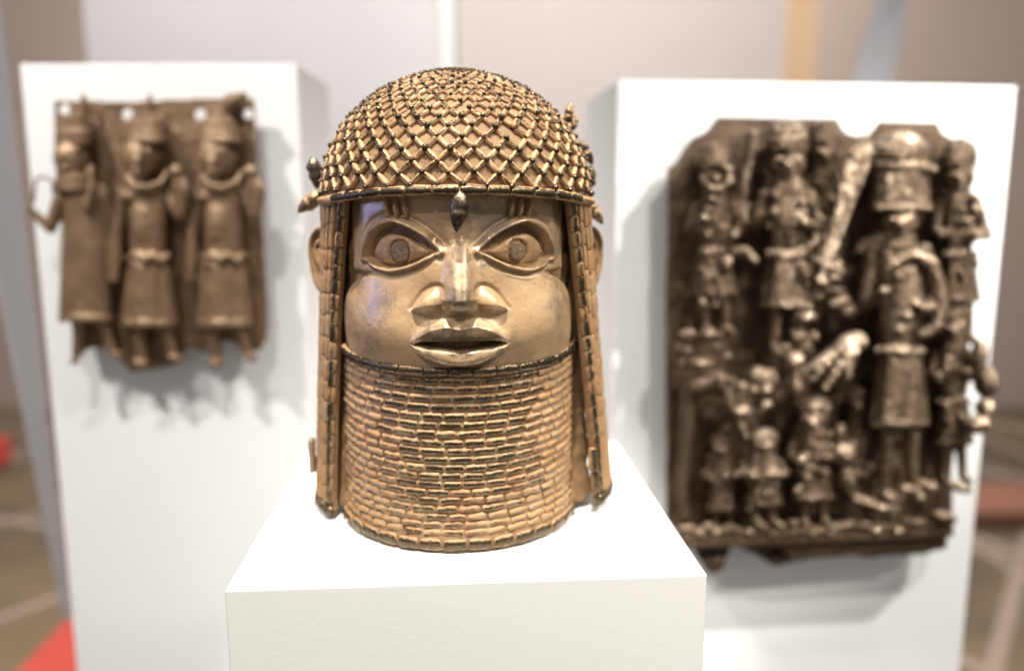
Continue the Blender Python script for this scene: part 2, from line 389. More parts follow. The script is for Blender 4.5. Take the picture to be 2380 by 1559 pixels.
    ll = env * (2.8 + 3.9 * np.sin(np.clip(t2 * 1.5, 0, 1) * math.pi / 2)) * np.where(t2 > 0.55, np.sqrt(np.clip(1 - ((t2 - .55) / .45) ** 2, 0, 1)), 1)
    ll += env * 0.5 * vnoise(S, Z, 4, 9) - 0.9 * np.exp(-((A - 4) / 1.6) ** 2) * sst(.1, .4, t2) * env
    lip = np.where(Z >= zbot, ul, np.where(Z > zop, -15 * sst(0, 1.6, Z - zop) * sst(29.5, 24, A), np.where(Z > zlo, ll, 0)))
    lip = np.where((Z <= zbot) & (Z > zbot - 1.0) & (A < 27), 1.2, lip)
    r += np.where(A < 29.5, lip, 0)
    r -= 1.3 * np.exp(-((Z - zlo + 1.4) / 1.5) ** 2) * (A < 29) * sst(30, 22, A)
    r -= 9.0 * sst(115.5, 109.5, Z - 6.6 * (AT / 80) ** 2.2)
    # cast bronze is never quite even
    r += 0.55 * vnoise(S, Z, 17, 11) + 0.28 * vnoise(S, Z, 6, 12) + 0.07 * vnoise(S, Z, 1.6, 13)
    return r

nu, nv = 700, 350
th = np.linspace(-86, 86, nu); zz = np.linspace(103, 222, nv)
TH, ZZ = np.meshgrid(th, zz, indexing='ij')
RR = gblur(face_radius(TH, ZZ), 1.05)
hp = RR - gblur(RR, 7)
S_ = TH * K80
wear = 0.30 + 0.13 * np.clip(hp, -3, 3)
wear += 0.42 * np.exp(-((np.abs(S_)) / 6.5) ** 2) * sst(175, 158, ZZ) * sst(146, 152, ZZ)      # nose bridge rubbed dark
wear += 0.30 * sst(146, 140, ZZ) * sst(129, 133, ZZ) * (np.abs(S_) < 29) * sst(29, 20, np.abs(S_))     # upper lip
wear += (0.16 + .3 * vnoise(S_, ZZ, 4, 77)) * sst(129, 127, ZZ) * sst(114, 117, ZZ) * sst(28, 20, np.abs(S_))     # lower lip, mottled
wear += 0.30 * np.exp(-((S_ + 62) / 10) ** 2 - ((ZZ - 205) / 12) ** 2)                           # dark patch on the brow
wear += 0.22 * np.exp(-((S_ + 52) / 13) ** 2 - ((ZZ - 136) / 12) ** 2) + 0.20 * np.exp(-((S_ - 54) / 12) ** 2 - ((ZZ - 140) / 9) ** 2)
earth = 0.16 * np.clip(-hp - 0.8, 0, 4)
for sg in (-1, 1):
    Q = S_ * sg; ring = curve(EYE_UP)[:-1] + curve(EYE_LO); m = (Q > 5) & (Q < 72) & (ZZ > 165) & (ZZ < 206)
    ins = inside(Q[m], ZZ[m], ring); ed = np.minimum(poly_dist(Q[m], ZZ[m], curve(EYE_UP)), poly_dist(Q[m], ZZ[m], curve(EYE_LO)))
    earth[m] += np.where(ins, 0.62 * sst(0.8, 3.0, ed), 0)
wear = wear - 0.6 * np.clip(earth, 0, 1)
T_ = np.radians(TH)
V = np.stack([RR * np.sin(T_), -RR * np.cos(T_), ZZ], -1).reshape(-1, 3) / 1000
face = link("face", mesh("face", V, grid_faces(nu, nv, flip=False), True, wear.ravel()), M_face, head)
_a = face.data.attributes.new('earth', 'FLOAT', 'POINT'); _a.data.foreach_set('value', earth.ravel().astype(np.float32))

# inlaid iron pupils
for sg, rad in ((-1, 7.0), (1, 6.0)):
    V = []; Wr = []; n = 22; rings = 8
    for i in range(rings + 1):
        for k in range(n):
            a = 2 * math.pi * k / n; q = i / rings
            rr_ = rad * q * (1 + 0.10 * mnoise.noise(Vector((math.cos(a) * 1.4, math.sin(a) * 1.4, sg * 5.0))))
            s, z = sg * 26.6 * K80 + rr_ * math.cos(a), 182.4 + rr_ * math.sin(a)
            rad_ = 78.9 - 1.2 * q ** 3 - 3.5 * (i == rings) + 0.8 * mnoise.noise(Vector((s * .5, z * .5, 3)))
            t = s / 80; V.append((rad_ * math.sin(t) / 1000, -rad_ * math.cos(t) / 1000, z / 1000)); Wr.append(.5)
    F = [(i * n + k, i * n + (k + 1) % n, (i + 1) * n + (k + 1) % n, (i + 1) * n + k) for i in range(rings) for k in range(n)]
    link("pupil", mesh("pupil", V, F, True, Wr), M_iron, head)

# raised marks over the eyes
def ellipsoid(name, pos, xdir, out, sx, sy, sz, mat, parent, lump=0.12, seed=0, w=1.0, pts=20):
    bm = bmesh.new(); bmesh.ops.create_uvsphere(bm, u_segments=pts, v_segments=pts * 2 // 3, radius=1)
    off = Vector((seed * 1.7, 3.1, seed)); V = []; Wr = []
    for v in bm.verts:
        V.append(v.co * (1 + lump * mnoise.noise(v.co * 1.8 + off))); Wr.append(0.45 + 0.45 * v.co.z)
    F = [[v.index for v in f.verts] for f in bm.faces]; bm.free()
    return put(name, mesh(name, V, F, True, Wr), mat, parent, frame(pos, xdir, out, sx, sy, sz), w)
for sg in (-1, 1):
    for k, t in enumerate((22.0, 26.3, 30.6)):
        p = cyl(sg * t, 0.0796, 0.2078)
        ellipsoid("brow_mark", p, Vector((sg * 0.05, 0, 1)), radial(p), 0.0058, 0.0015, 0.0042, M_face, head, 0.15, k + sg, 0.72)

# pendant bead hanging over the forehead
def pendant(name, top, bot, out, width, thick, mat, parent, seed=0, w=1.0):
    n, m = 20, 22; V = []; Wr = []; ax = bot - top; L = ax.length; x = ax.normalized(); z = (out - x * out.dot(x)).normalized(); y = z.cross(x)
    for i in range(m + 1):
        q = i / m; rr_ = math.sin(math.pi * q ** 0.85) ** 0.8 if 0 < q < 1 else 0.02
        for k in range(n):
            a = 2 * math.pi * k / n
            cut = 1 - 0.16 * math.exp(-((q - .45) / .06) ** 2) - 0.10 * math.exp(-((q - .72) / .05) ** 2)
            l = (1 + 0.22 * mnoise.noise(Vector((math.cos(a) * 1.6, math.sin(a) * 1.6, q * 5 + seed)))) * cut
            V.append(top + ax * q + y * (width * rr_ * l * math.cos(a)) + z * (thick * rr_ * l * math.sin(a))); Wr.append(0.55 + .4 * math.sin(a))
    F = [(i * n + k, i * n + (k + 1) % n, (i + 1) * n + (k + 1) % n, (i + 1) * n + k) for i in range(m) for k in range(n)]
    return link(name, mesh(name, V, F, True, Wr), mat, parent, (w, 0, 0, 1))
pendant("forehead_bead", cyl(0.6, 0.0925, 0.2175), cyl(-1.0, 0.0915, 0.1945), cyl(-1, 1, 0), 0.0055, 0.0042, M_dark, head, 2, 1.25)

# ---- inner body, seen between collar and side strings
def revolve(name, prof, th0, th1, n, mat, parent, amp=0.0, seed=0, wear0=0.2, bump=None):
    th = np.linspace(th0, th1, n); pr = np.array(prof); m = len(pr)
    TH, J = np.meshgrid(th, np.arange(m), indexing='ij'); r = pr[J, 0].copy(); z = pr[J, 1].copy()
    s = TH * K80
    r += amp * (vnoise(s, z * 1000, 9, seed) + .6 * vnoise(s, z * 1000, 4, seed + 1) + .3 * vnoise(s, z * 1000, 1.8, seed + 2))
    if bump is not None: r += bump(TH, z)
    t = np.radians(TH)
    V = np.stack([r * np.sin(t), -r * np.cos(t), z], -1).reshape(-1, 3)
    w = wear0 + 0 * r
    return link(name, mesh(name, V, grid_faces(n, m), True, w.ravel()), mat, parent)
prof = [(0.068, 0.002 + 0.218 * i / 90) for i in range(91)]
def rough_gap(TH, z):
    g = (0.0125 + .0045 * np.clip(1 - z / .12, 0, 1) * sst(0, 1, TH) + .002) * sst(75, 88, np.abs(TH)) * sst(-.004, .009, z)
    for t0, zc, rad, dep in ((74, .093, 3.2, .010), (76, .104, 2.6, .008), (75, .036, 4.5, .010), (72, .052, 4, .006), (77, .062, 3.2, .006), (73, .022, 4.5, .008), (78, .078, 2.6, .005), (-79, .02, 5, .006)):
        g -= dep * np.exp(-(((TH - t0) * 1.3) ** 2 + ((z - zc) * 1000) ** 2) / rad ** 2)
    return g + 0.004 * sst(0.030, 0.006, z)
revolve("neck_core", [(0.0725 + .0025 * float(sst(.10, .13, z)), z) for r, z in prof], -150, 150, 420, M_dull, head, 0.0035, 31, 0.05, rough_gap)

# ---- collar of strung beads
def rim_z(th): return 0.1120 + 0.0066 * (abs(th) / 80) ** 2.2
def row_z(z, th): return z + (rim_z(th) - 0.112) * (z / 0.112)
ROWS = [106.0, 101.2, 95.6, 90.1, 84.6, 79.1, 73.6, 68.0, 62.8, 57.6, 52.3, 47.2, 42.0, 36.8, 32.0, 26.4, 21.4, 16.2, 11.6]
FL = lambda z: 0.0022 * max(0.0, 1 - z / .026) ** 1.6
prof = [(0.0767 + FL(z), z) for z in [0.001 + 0.1125 * i / 170 for i in range(171)]]
def collar_bump(TH, z):
    g = np.zeros(TH.shape); k = (np.abs(TH) / 80) ** 2.2 * 0.0066 / 0.112
    zc = z / (1 + k) * 1000
    for q in ROWS: g += 0.0008 * np.exp(-((zc - q) / 1.7) ** 2)
    return g
collar = revolve("collar", prof, -83, 83, 520, M_bead, head, 0.0011, 41, 0.12, collar_bump)
for v in collar.data.vertices:                              # the collar's upper edge follows its rim
    t = math.degrees(math.atan2(v.co.x, -v.co.y)); v.co.z *= 1 + (rim_z(t) - 0.112) / 0.112
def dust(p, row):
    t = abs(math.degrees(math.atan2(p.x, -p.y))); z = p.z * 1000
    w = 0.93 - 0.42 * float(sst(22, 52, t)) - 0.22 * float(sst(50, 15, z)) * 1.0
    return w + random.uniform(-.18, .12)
nb = 0
for i, zr in enumerate(ROWS):
    f = lambda th, zr=zr: cyl(th, 0.0767 + FL(zr / 1000), row_z(zr / 1000, th))
    ln = random.uniform(0.0125, 0.0145); st = -83 + (4.6 if i % 2 else 0.0)
    right = 80 - 1.0 * math.sin(i * 1.7) - (6 if 20 < zr < 70 else 0)
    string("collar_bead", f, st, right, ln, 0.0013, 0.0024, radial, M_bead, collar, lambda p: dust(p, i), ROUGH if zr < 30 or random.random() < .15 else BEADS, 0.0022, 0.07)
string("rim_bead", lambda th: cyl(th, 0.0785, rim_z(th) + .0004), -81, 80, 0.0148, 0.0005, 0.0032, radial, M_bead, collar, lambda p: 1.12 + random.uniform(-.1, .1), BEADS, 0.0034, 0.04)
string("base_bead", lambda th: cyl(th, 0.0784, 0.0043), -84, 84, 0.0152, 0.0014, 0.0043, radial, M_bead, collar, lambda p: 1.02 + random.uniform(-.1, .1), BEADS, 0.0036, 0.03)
revolve("foot_flange", [(0.066, .0004), (0.0785, .0006), (0.0800, .002), (0.0802, .006), (0.0790, .0095), (0.0765, .0125), (0.070, .0145)], -150, 150, 260, M_dull, head, 0.0006, 51, 0.35)

# ---- net cap
A_, B_, Z0 = 0.0868, 0.0800, 0.2135
def cap_pt(th, phi, off=0.0):
    p = R(phi); r = (A_ * math.cos(p)); zz_ = Z0 + B_ * math.sin(p)
    n = Vector((math.cos(p) / A_, math.sin(p) / B_)).normalized()
    return cyl(th, r + n.x * off, zz_ + n.y * off)
def cap_n(th, phi):
    p = R(phi); n = Vector((math.cos(p) / A_, math.sin(p) / B_)).normalized(); return cyl(th, n.x, n.y)
def band_z(th): return 0.2184 - 0.0060 * min(1.0, abs(th) / 65) ** 2
nT, nP = 240, 70; V = []
for i in range(nT):
    t = -180 + 360 * i / nT
    for j in range(nP):
        ph = 1.0 + (90 - 1.0) * j / (nP - 1); p = cap_pt(t, ph, 0.0003 * mnoise.noise(Vector((t * .2, ph * .3, 1)))); V.append(p)
cap = link("cap", mesh("cap", V, grid_faces(nT, nP, wrap=True), True, [0.12] * len(V)), M_dull, head)
# under-edge of the cap
V = []; prof = [(0.0700, .2165), (0.0855, .2150), (0.0880, .2140), (0.0880, .2165), (0.0868, .2190)]
for i in range(nT):
    t = -180 + 360 * i / nT
    for r_, z_ in prof: V.append(cyl(t, r_, z_ + band_z(t if abs(t) < 90 else 90) - 0.2170))
link("cap_underside", mesh("cap_underside", V, grid_faces(nT, 5, wrap=True), True, [0.15] * len(V)), M_bead, cap)
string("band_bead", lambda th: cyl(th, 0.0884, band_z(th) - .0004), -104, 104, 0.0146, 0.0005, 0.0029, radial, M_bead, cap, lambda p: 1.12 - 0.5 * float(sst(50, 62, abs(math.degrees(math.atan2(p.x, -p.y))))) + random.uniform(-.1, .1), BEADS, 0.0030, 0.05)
NC = 38; lat = []; arc = 0.0
phis = [5.0]; step = 7.25
while phis[-1] < 84: 
    rr_ = math.cos(R(phis[-1])); phis.append(phis[-1] + math.degrees(7.25 * max(.50, rr_ ** 0.55) / 1000 / 0.0835))
nodes = {}
def node(i, k):
    key = (i, k % (2 * NC))
    if key not in nodes:
        rr_ = random.Random(i * 991 + key[1] * 7); sc = 360 / NC / 2
        t = key[1] * sc + 0.13 * sc * rr_.uniform(-1, 1) + 1.2; t = (t + 180) % 360 - 180
        ph = phis[i] + 0.45 * rr_.uniform(-1, 1) - (1.9 * max(0, 1 - i / 5) * min(1.6, abs(t) / 65) ** 2 if abs(t) < 110 else 2.5 * max(0, 1 - i / 5))
        nodes[key] = (t, ph)
    return nodes[key]
items = []; knobs = []
for i in range(len(phis) - 1):
    for k in range(2 * NC):
        if (i + k) % 2: continue
        rad_here = A_ * math.cos(R(phis[i]))
        if rad_here < 0.012: continue
        t, ph = node(i, k); P = cap_pt(t, ph, 0.0005)
        n = cap_n(t, ph)
        knobs.append((P + n * 0.0021, n, t, ph, i))
        for dk in (-1, 1):
            t2, ph2 = node(i + 1, k + dk); Q = cap_pt(t2, ph2, 0.0005)
            items.append((P, Q, (cap_n(t, ph) + cap_n(t2, ph2)).normalized(), t, ph, rad_here))
camh = Vector((0.040, -0.54, 0.21))
def vis(P, n): 
    d = (camh - P); return n.dot(d.normalized()) / d.length
items.sort(key=lambda q: -vis((q[0] + q[1]) / 2, q[2])); knobs.sort(key=lambda q: -vis(q[0], q[1]))
rest = []
for j, (P, Q, n, t, ph, rh) in enumerate(items):
    d = Q - P; wid = 0.00172 * min(1, (rh / 0.075)) ** 0.6
    fr = random.uniform(.76, .86); M = frame((P + Q) / 2 + n * 0.0003 + d * random.uniform(-.03, .03), d, n, d.length * fr, wid * random.uniform(.88, 1.12), 0.0020 * min(1, (rh / 0.075)) ** 0.4 * random.uniform(.85, 1.15))
    w = 0.70 + 0.14 * float(sst(10, 45, ph)) + random.uniform(-.16, .16)
    if random.random() < 0.012: continue
    if j < 300: put("net_bead", random.choice(BEADS if random.random() < .6 else ROUGH), M_bead, cap, M, w)
    else: rest.append((random.choice(BEADS[:2]), M, w))
merged("net_beads_beyond", rest, M_bead, cap)
rest = []
for j, (P, n, t, ph, i) in enumerate(knobs):
    s = random.uniform(.0014, .0020) * (1 if ph < 40 else .75 if ph < 62 else .55); M = frame(P, n.cross(Vector((0, 0, 1))) if abs(n.z) < .99 else Vector((1, 0, 0)), n, s, s, s * 1.05)
    w = 1.35 if random.random() < .82 else 0.7
    if random.random() < .06: continue
    if j < 290: put("knob", random.choice(KNOBS), M_bead, cap, M, w)
    else: rest.append((random.choice(KNOBS), M, w))
merged("knobs_beyond", rest, M_bead, cap)

# ---- side strings (lappets)
for sg in (-1, 1):
    def line(k):                     # k = 0 the thick front string, 1..6 the thin ones behind it
        tops = [(.0692, -.0492), (.0748, -.0430), (.0790, -.0362), (.0822, -.0288), (.0845, -.0212), (.0862, -.0130), (.0868, -.0050)]
        mids = [(.0810, -.0290), (.0855, -.0245), (.0885, -.0195), (.0908, -.0140), (.0922, -.0080), (.0930, -.0010), (.0932, .006)]
        bots = [(.0886, -.0170), (.0925, -.0130), (.0955, -.0085), (.0978, -.0035), (.0994, .0020), (.1004, .0080), (.1008, .014)]
        bots = [(x_ + (.0002 if sg < 0 else .0082), y_) for x_, y_ in bots]; mids = [(x_ + (0 if sg < 0 else .0028), y_) for x_, y_ in mids]
        T, Mi, Bo = [Vector((sg * q[k][0], q[k][1], z)) for q, z in ((tops, .2125), (mids, .118), (bots, (.0050 if sg < 0 else .0082) + .0006 * k))]
        def f(u):
            return T * ((1 - u) * (1 - 2 * u)) + Mi * (4 * u * (1 - u)) + Bo * (u * (2 * u - 1))
        return f
    L6 = [line(k) for k in range(7)]
    nU = 60; V = []
    for k in range(7):
        for i in range(nU + 1):
            p = L6[k](i / nU); V.append(p - radial(p) * 0.0014)
    for k in range(6, -1, -1):
        for i in range(nU + 1):
            p = L6[k](i / nU); V.append(p - radial(p) * 0.0050)
    lap = link("side_lappet", mesh("side_lappet", V, grid_faces(14, nU + 1, flip=(sg < 0), wrap=True), True, [0.15] * len(V)), M_bead, head)
    outw = lambda p, sg=sg: Vector((sg * 0.75, -0.66, 0)).normalized()
    string("edge_bead", L6[0], 0, 0.975, 0.0105, 0.0003, 0.0029, lambda p: Vector((sg * .35, -.94, 0)), M_bead, lap, lambda p: 0.93 + random.uniform(-.25, .16), BEADS, 0.0031, 0.05)
    for k in range(1, 7):
        string("lappet_bead", L6[k], 0.004 * k, 0.985, 0.0145, 0.0007, 0.0019, outw, M_bead, lap, lambda p: 0.46 + random.uniform(-.15, .12), BEADS, 0.0019, 0.06)
    for k in range(7):
        p = L6[k](1.0); s = 0.0043 if k == 0 else 0.0029
        ellipsoid("end_bead", p + Vector((0, 0, -.0005)), Vector((0, 0, 1)), outw(p), s, s, s, M_bead, lap, .08, k, 1.25)
# loose fragment of string on the right, a flat bar at the left
put("edge_fragment", BEADS[1], M_bead, head, frame(Vector((.0890, -.0300, .0405)), Vector((.05, .0, -1)), Vector((.2, -1, 0)), 0.016, .0030, .0032), 1.0)
put("edge_fragment", BEADS[3], M_bead, head, frame(Vector((.0910, -.0285, .0250)), Vector((.07, .02, -1)), Vector((.2, -1, 0)), 0.0145, .0030, .0032), 1.05)
o = box("side_bar", -.1045, -.1005, -.003, .006, .026, .050, M_dark, head, 0.0015)

# ---- ears
for sg in (-1, 1):
    V = []; n, m = 28, 10; F = []
    for i in range(n):
        a = 2 * math.pi * i / n
        for j in range(m):
            q = j / (m - 1)
            ex = 0.0062 * math.cos(a) * (0.02 + .98 * q); ez = (0.033 if math.sin(a) < 0 else 0.017) * math.sin(a) * (0.02 + .98 * q)
            h = 0.0048 * (math.exp(-((q - .85) / .16) ** 2) + .5 * math.exp(-((q - .35) / .15) ** 2)) - (0.006 if q == 1 else 0)
            V.append(Vector((sg * (0.0905 + 0.004 * math.cos(a)), 0.010, .1800)) + Vector((sg * ex * .9, ex * .6, ez)) + Vector((sg * .35, -1, 0)) * h)
    link("ear", mesh("ear", V, grid_faces(n, m, flip=(sg > 0), wrap=True), True, [.25] * len(V)), M_dull, head)

# ---- pointed beads that stand off the sides of the cap
def spike(px0, py0, px1, py1, dep, width, thick, mat, w, seed):
    h = head.matrix_basis
    hi = Matrix.Translation((-0.0365, 0.54, 0.0012)) @ Matrix.Rotation(R(4.4), 4, 'Z'); hi.invert()
    a = hi @ at(px0, py0, 0.54 + dep); b = hi @ at(px1, py1, 0.54 + dep)
    pendant("cap_rosette", a, b, Vector((0, -1, .2)), width, thick, mat, cap, seed, w)
spike(726, 364, 738, 442, .015, .0052, .0040, M_dark, 1.1, 1)
spike(745, 448, 692, 494, .012, .0058, .0045, M_bead, .75, 2)
spike(1318, 290, 1326, 238, .020, .0036, .0034, M_bead, .8, 3)
spike(1330, 305, 1339, 262, .022, .0030, .0030, M_bead, .7, 4)
spike(1345, 325, 1378, 384, .014, .0042, .0038, M_bead, .9, 5)
spike(1374, 384, 1362, 452, .016, .0052, .0040, M_dull, .9, 6)
spike(1362, 465, 1402, 522, .012, .0044, .0042, M_bead, .8, 7)

# ------------------------------------------------------------------ display boards and plaques
def board(name, label, xl, xr, ytop, Y, depth, yaw=0.0):
    a = at(xl, ytop, Y); q = at(xr, ytop, 1.0).x; w = (q * Y - a.x) / (math.cos(yaw) - q * math.sin(yaw))
    o = box(name, 0, w, 0, depth, -1.25, 0, M_board, None, 0.0015); o.location = (a.x, Y, a.z); o.rotation_euler = (0, 0, yaw)
    tag(o, label, "display board"); return o, w
YL, YR = 0.92, 0.87
boardL, wL = board("display_board", "white display board at the left, behind the plaque of three figures", 45, 690, 149, YL, 0.15)
boardR, wR = board("display_board", "white display board at the right, behind the dark plaque crowded with figures", 1436, 2365, 186, YR, 0.17, R(5.5))

class Relief:
    """tapered limbs, bulbs and slabs melted into one cast figure"""
    def __init__(self, Y): self.bm = bmesh.new(); self.Y = Y; self.k = Y / FPX
    def pt(self, x, y, d): return at(x, y, self.Y - d * self.k)
    def ell(self, x, y, d, rx, ry, rd=None, rot=0):
        rd = rd if rd is not None else (rx + ry) / 2; k = self.k
        r = bmesh.ops.create_icosphere(self.bm, subdivisions=2, radius=1)
        M = Matrix.Translation(self.pt(x, y, d)) @ Matrix.Rotation(R(rot), 4, 'Y') @ Matrix.Diagonal((rx * k, rd * k, ry * k, 1))
        bmesh.ops.transform(self.bm, matrix=M, verts=r['verts']); return self
    def cap(self, x0, y0, r0, x1, y1, r1, d0=20, d1=None, n=None):
        d1 = d0 if d1 is None else d1
        L = math.hypot(x1 - x0, y1 - y0); n = n or max(2, int(L / (0.45 * max(2.5, min(r0, r1)))) + 1)
        A_, B_ = self.pt(x0, y0, d0), self.pt(x1, y1, d1); ax = B_ - A_
        r = bmesh.ops.create_cone(self.bm, cap_ends=True, segments=12, radius1=r0 * self.k, radius2=r1 * self.k, depth=max(ax.length, 1e-5))
        bmesh.ops.transform(self.bm, matrix=Matrix.Translation((A_ + B_) / 2) @ ax.to_track_quat('Z', 'Y').to_matrix().to_4x4(), verts=r['verts'])
        self.ell(x0, y0, d0, r0, r0, r0); self.ell(x1, y1, d1, r1, r1, r1); return self
    def path(self, pts, r, d=20):
        for i, (a, b) in enumerate(zip(pts[:-1], pts[1:])):
            r0 = r[i] if isinstance(r, (list, tuple)) else r; r1 = r[i + 1] if isinstance(r, (list, tuple)) else r
            d0 = d[i] if isinstance(d, (list, tuple)) else d; d1 = d[i + 1] if isinstance(d, (list, tuple)) else d
            self.cap(a[0], a[1], r0, b[0], b[1], r1, d0, d1)
        return self
    def slab(self, pts, d0, d1):
        f = [self.bm.verts.new(self.pt(x, y, d1)) for x, y in pts]; b = [self.bm.verts.new(self.pt(x, y, d0)) for x, y in pts]
        self.bm.faces.new(f[::-1]); self.bm.faces.new(b); n = len(pts)
        for i in range(n): self.bm.faces.new((f[i], f[(i + 1) % n], b[(i + 1) % n], b[i]))
        return self
    def drum(self, x, y0, y1, rx0, rx1, rd, d, n=18, pleats=0, amp=0.08):
        """upright tapering body: torso, kilt, cap tier"""
        rows = 7; vv = []
        for j in range(rows + 1):
            q = j / rows; y = y0 + (y1 - y0) * q; rx = rx0 + (rx1 - rx0) * q; ring = []
            nn = max(n, pleats * 4)
            for i in range(nn):
                a = 2 * math.pi * i / nn; m = 1 + (amp * math.cos(a * pleats) if pleats else 0)
                p = self.pt(x + rx * m * math.cos(a), y, d + rd * m * math.sin(a)); ring.append(self.bm.verts.new(p))
            vv.append(ring)
        for a, b in zip(vv[:-1], vv[1:]):
            for i in range(len(a)): self.bm.faces.new((a[i], a[(i + 1) % len(a)], b[(i + 1) % len(a)], b[i]))
        self.bm.faces.new(vv[0]); self.bm.faces.new(vv[-1][::-1]); return self
    def build(self, name, mat, parent, voxel=0.0013, smooth=True):
        bmesh.ops.recalc_face_normals(self.bm, faces=self.bm.faces[:])
        me = bpy.data.meshes.new(name); self.bm.to_mesh(me); self.bm.free()
        o = bpy.data.objects.new(name, me); COL.objects.link(o)
        m = o.modifiers.new("remesh", 'REMESH'); m.mode = 'VOXEL'; m.voxel_size = voxel; m.use_smooth_shade = True
        s = o.modifiers.new("smooth", 'SMOOTH'); s.factor = 0.5; s.iterations = 1
        dg = bpy.context.evaluated_depsgraph_get(); ev = o.evaluated_get(dg); me2 = bpy.data.meshes.new_from_object(ev)
        o.modifiers.clear(); o.data = me2; me2.name = name; bpy.data.meshes.remove(me)
        n = len(me2.vertices); no = np.empty(n * 3, np.float32); me2.vertices.foreach_get('normal', no)
        co = np.empty(n * 3, np.float32); me2.vertices.foreach_get('co', co); co = co.reshape(-1, 3)
        w = 0.25 + 0.10 * np.array([mnoise.noise(Vector(c) * 60) for c in co.tolist()]) + np.clip((self.Y - co[:, 1]) / (0.050 if mat is M_plqR else .036), 0, .85) * 0.42 + 0.16 * (no.reshape(-1, 3)[:, 2])  # raised and upward faces paler: rubbed bronze plus painted-in highlights
        a = me2.attributes.new('wear', 'FLOAT', 'POINT'); a.data.foreach_set('value', w.astype(np.float32))
        me2.materials.clear(); me2.materials.append(mat); o.parent = parent
        if parent is not None: o.matrix_parent_inverse = parent.matrix_world.inverted()
        return o

def plate(name, outline, holes, Y, thick, mat, parent, ripple=0.0012, res=2.6, seed=3):
    """thin cast plate with a broken outline and nail holes"""
    k = Y / FPX; xs = [p[0] for p in outline]; ys = [p[1] for p in outline]
    nx, ny = int((max(xs) - min(xs)) / res) + 3, int((max(ys) - min(ys)) / res) + 3
    gx = np.linspace(min(xs) - res, max(xs) + res, nx); gy = np.linspace(min(ys) - res, max(ys) + res, ny)
    GX, GY = np.meshgrid(gx, gy, indexing='ij')
    ok = inside(GX, GY, outline)
    for hx, hy, hr in holes: ok &= np.hypot(GX - hx, GY - hy) > hr
    bulge = ripple * (vnoise(GX, GY, 60, seed) * 2 + vnoise(GX, GY, 18, seed + 1) + .4 * vnoise(GX, GY, 7, seed + 2))
    idx = -np.ones(GX.shape, int); V = []
    cell = ok[:-1, :-1] & ok[1:, :-1] & ok[:-1, 1:] & ok[1:, 1:]
    used = np.zeros(GX.shape, bool)
    for di in (0, 1):
        for dj in (0, 1): used[di:nx - 1 + di, dj:ny - 1 + dj] |= cell
    idx[used] = np.arange(used.sum()); n = int(used.sum())
    P0 = []
    for x, y, b in zip(GX[used], GY[used], bulge[used]):
        p = at(x, y, Y); P0.append((p.x, Y - b, p.z))
    P0 = np.array(P0); P1 = P0.copy(); P1[:, 1] += thick
    F = []
    I, J = np.nonzero(cell)
    for i, j in zip(I, J):
        a, b, c, d = idx[i, j], idx[i + 1, j], idx[i + 1, j + 1], idx[i, j + 1]
        F.append((a, d, c, b)); F.append((a + n, b + n, c + n, d + n))
        if j == 0 or not cell[i, j - 1]: F.append((a, b, b + n, a + n))
        if j == ny - 2 or not cell[i, j + 1]: F.append((d, d + n, c + n, c))
        if i == 0 or not cell[i - 1, j]: F.append((a, a + n, d + n, d))
        if i == nx - 2 or not cell[i + 1, j]: F.append((b, c, c + n, b + n))
    o = link(name, mesh(name, np.concatenate([P0, P1]), F, True, np.full(2 * n, .3)), mat, None)
    o.parent = parent; o.matrix_parent_inverse = parent.matrix_world.inverted()
    return o

bpy.context.view_layer.update()
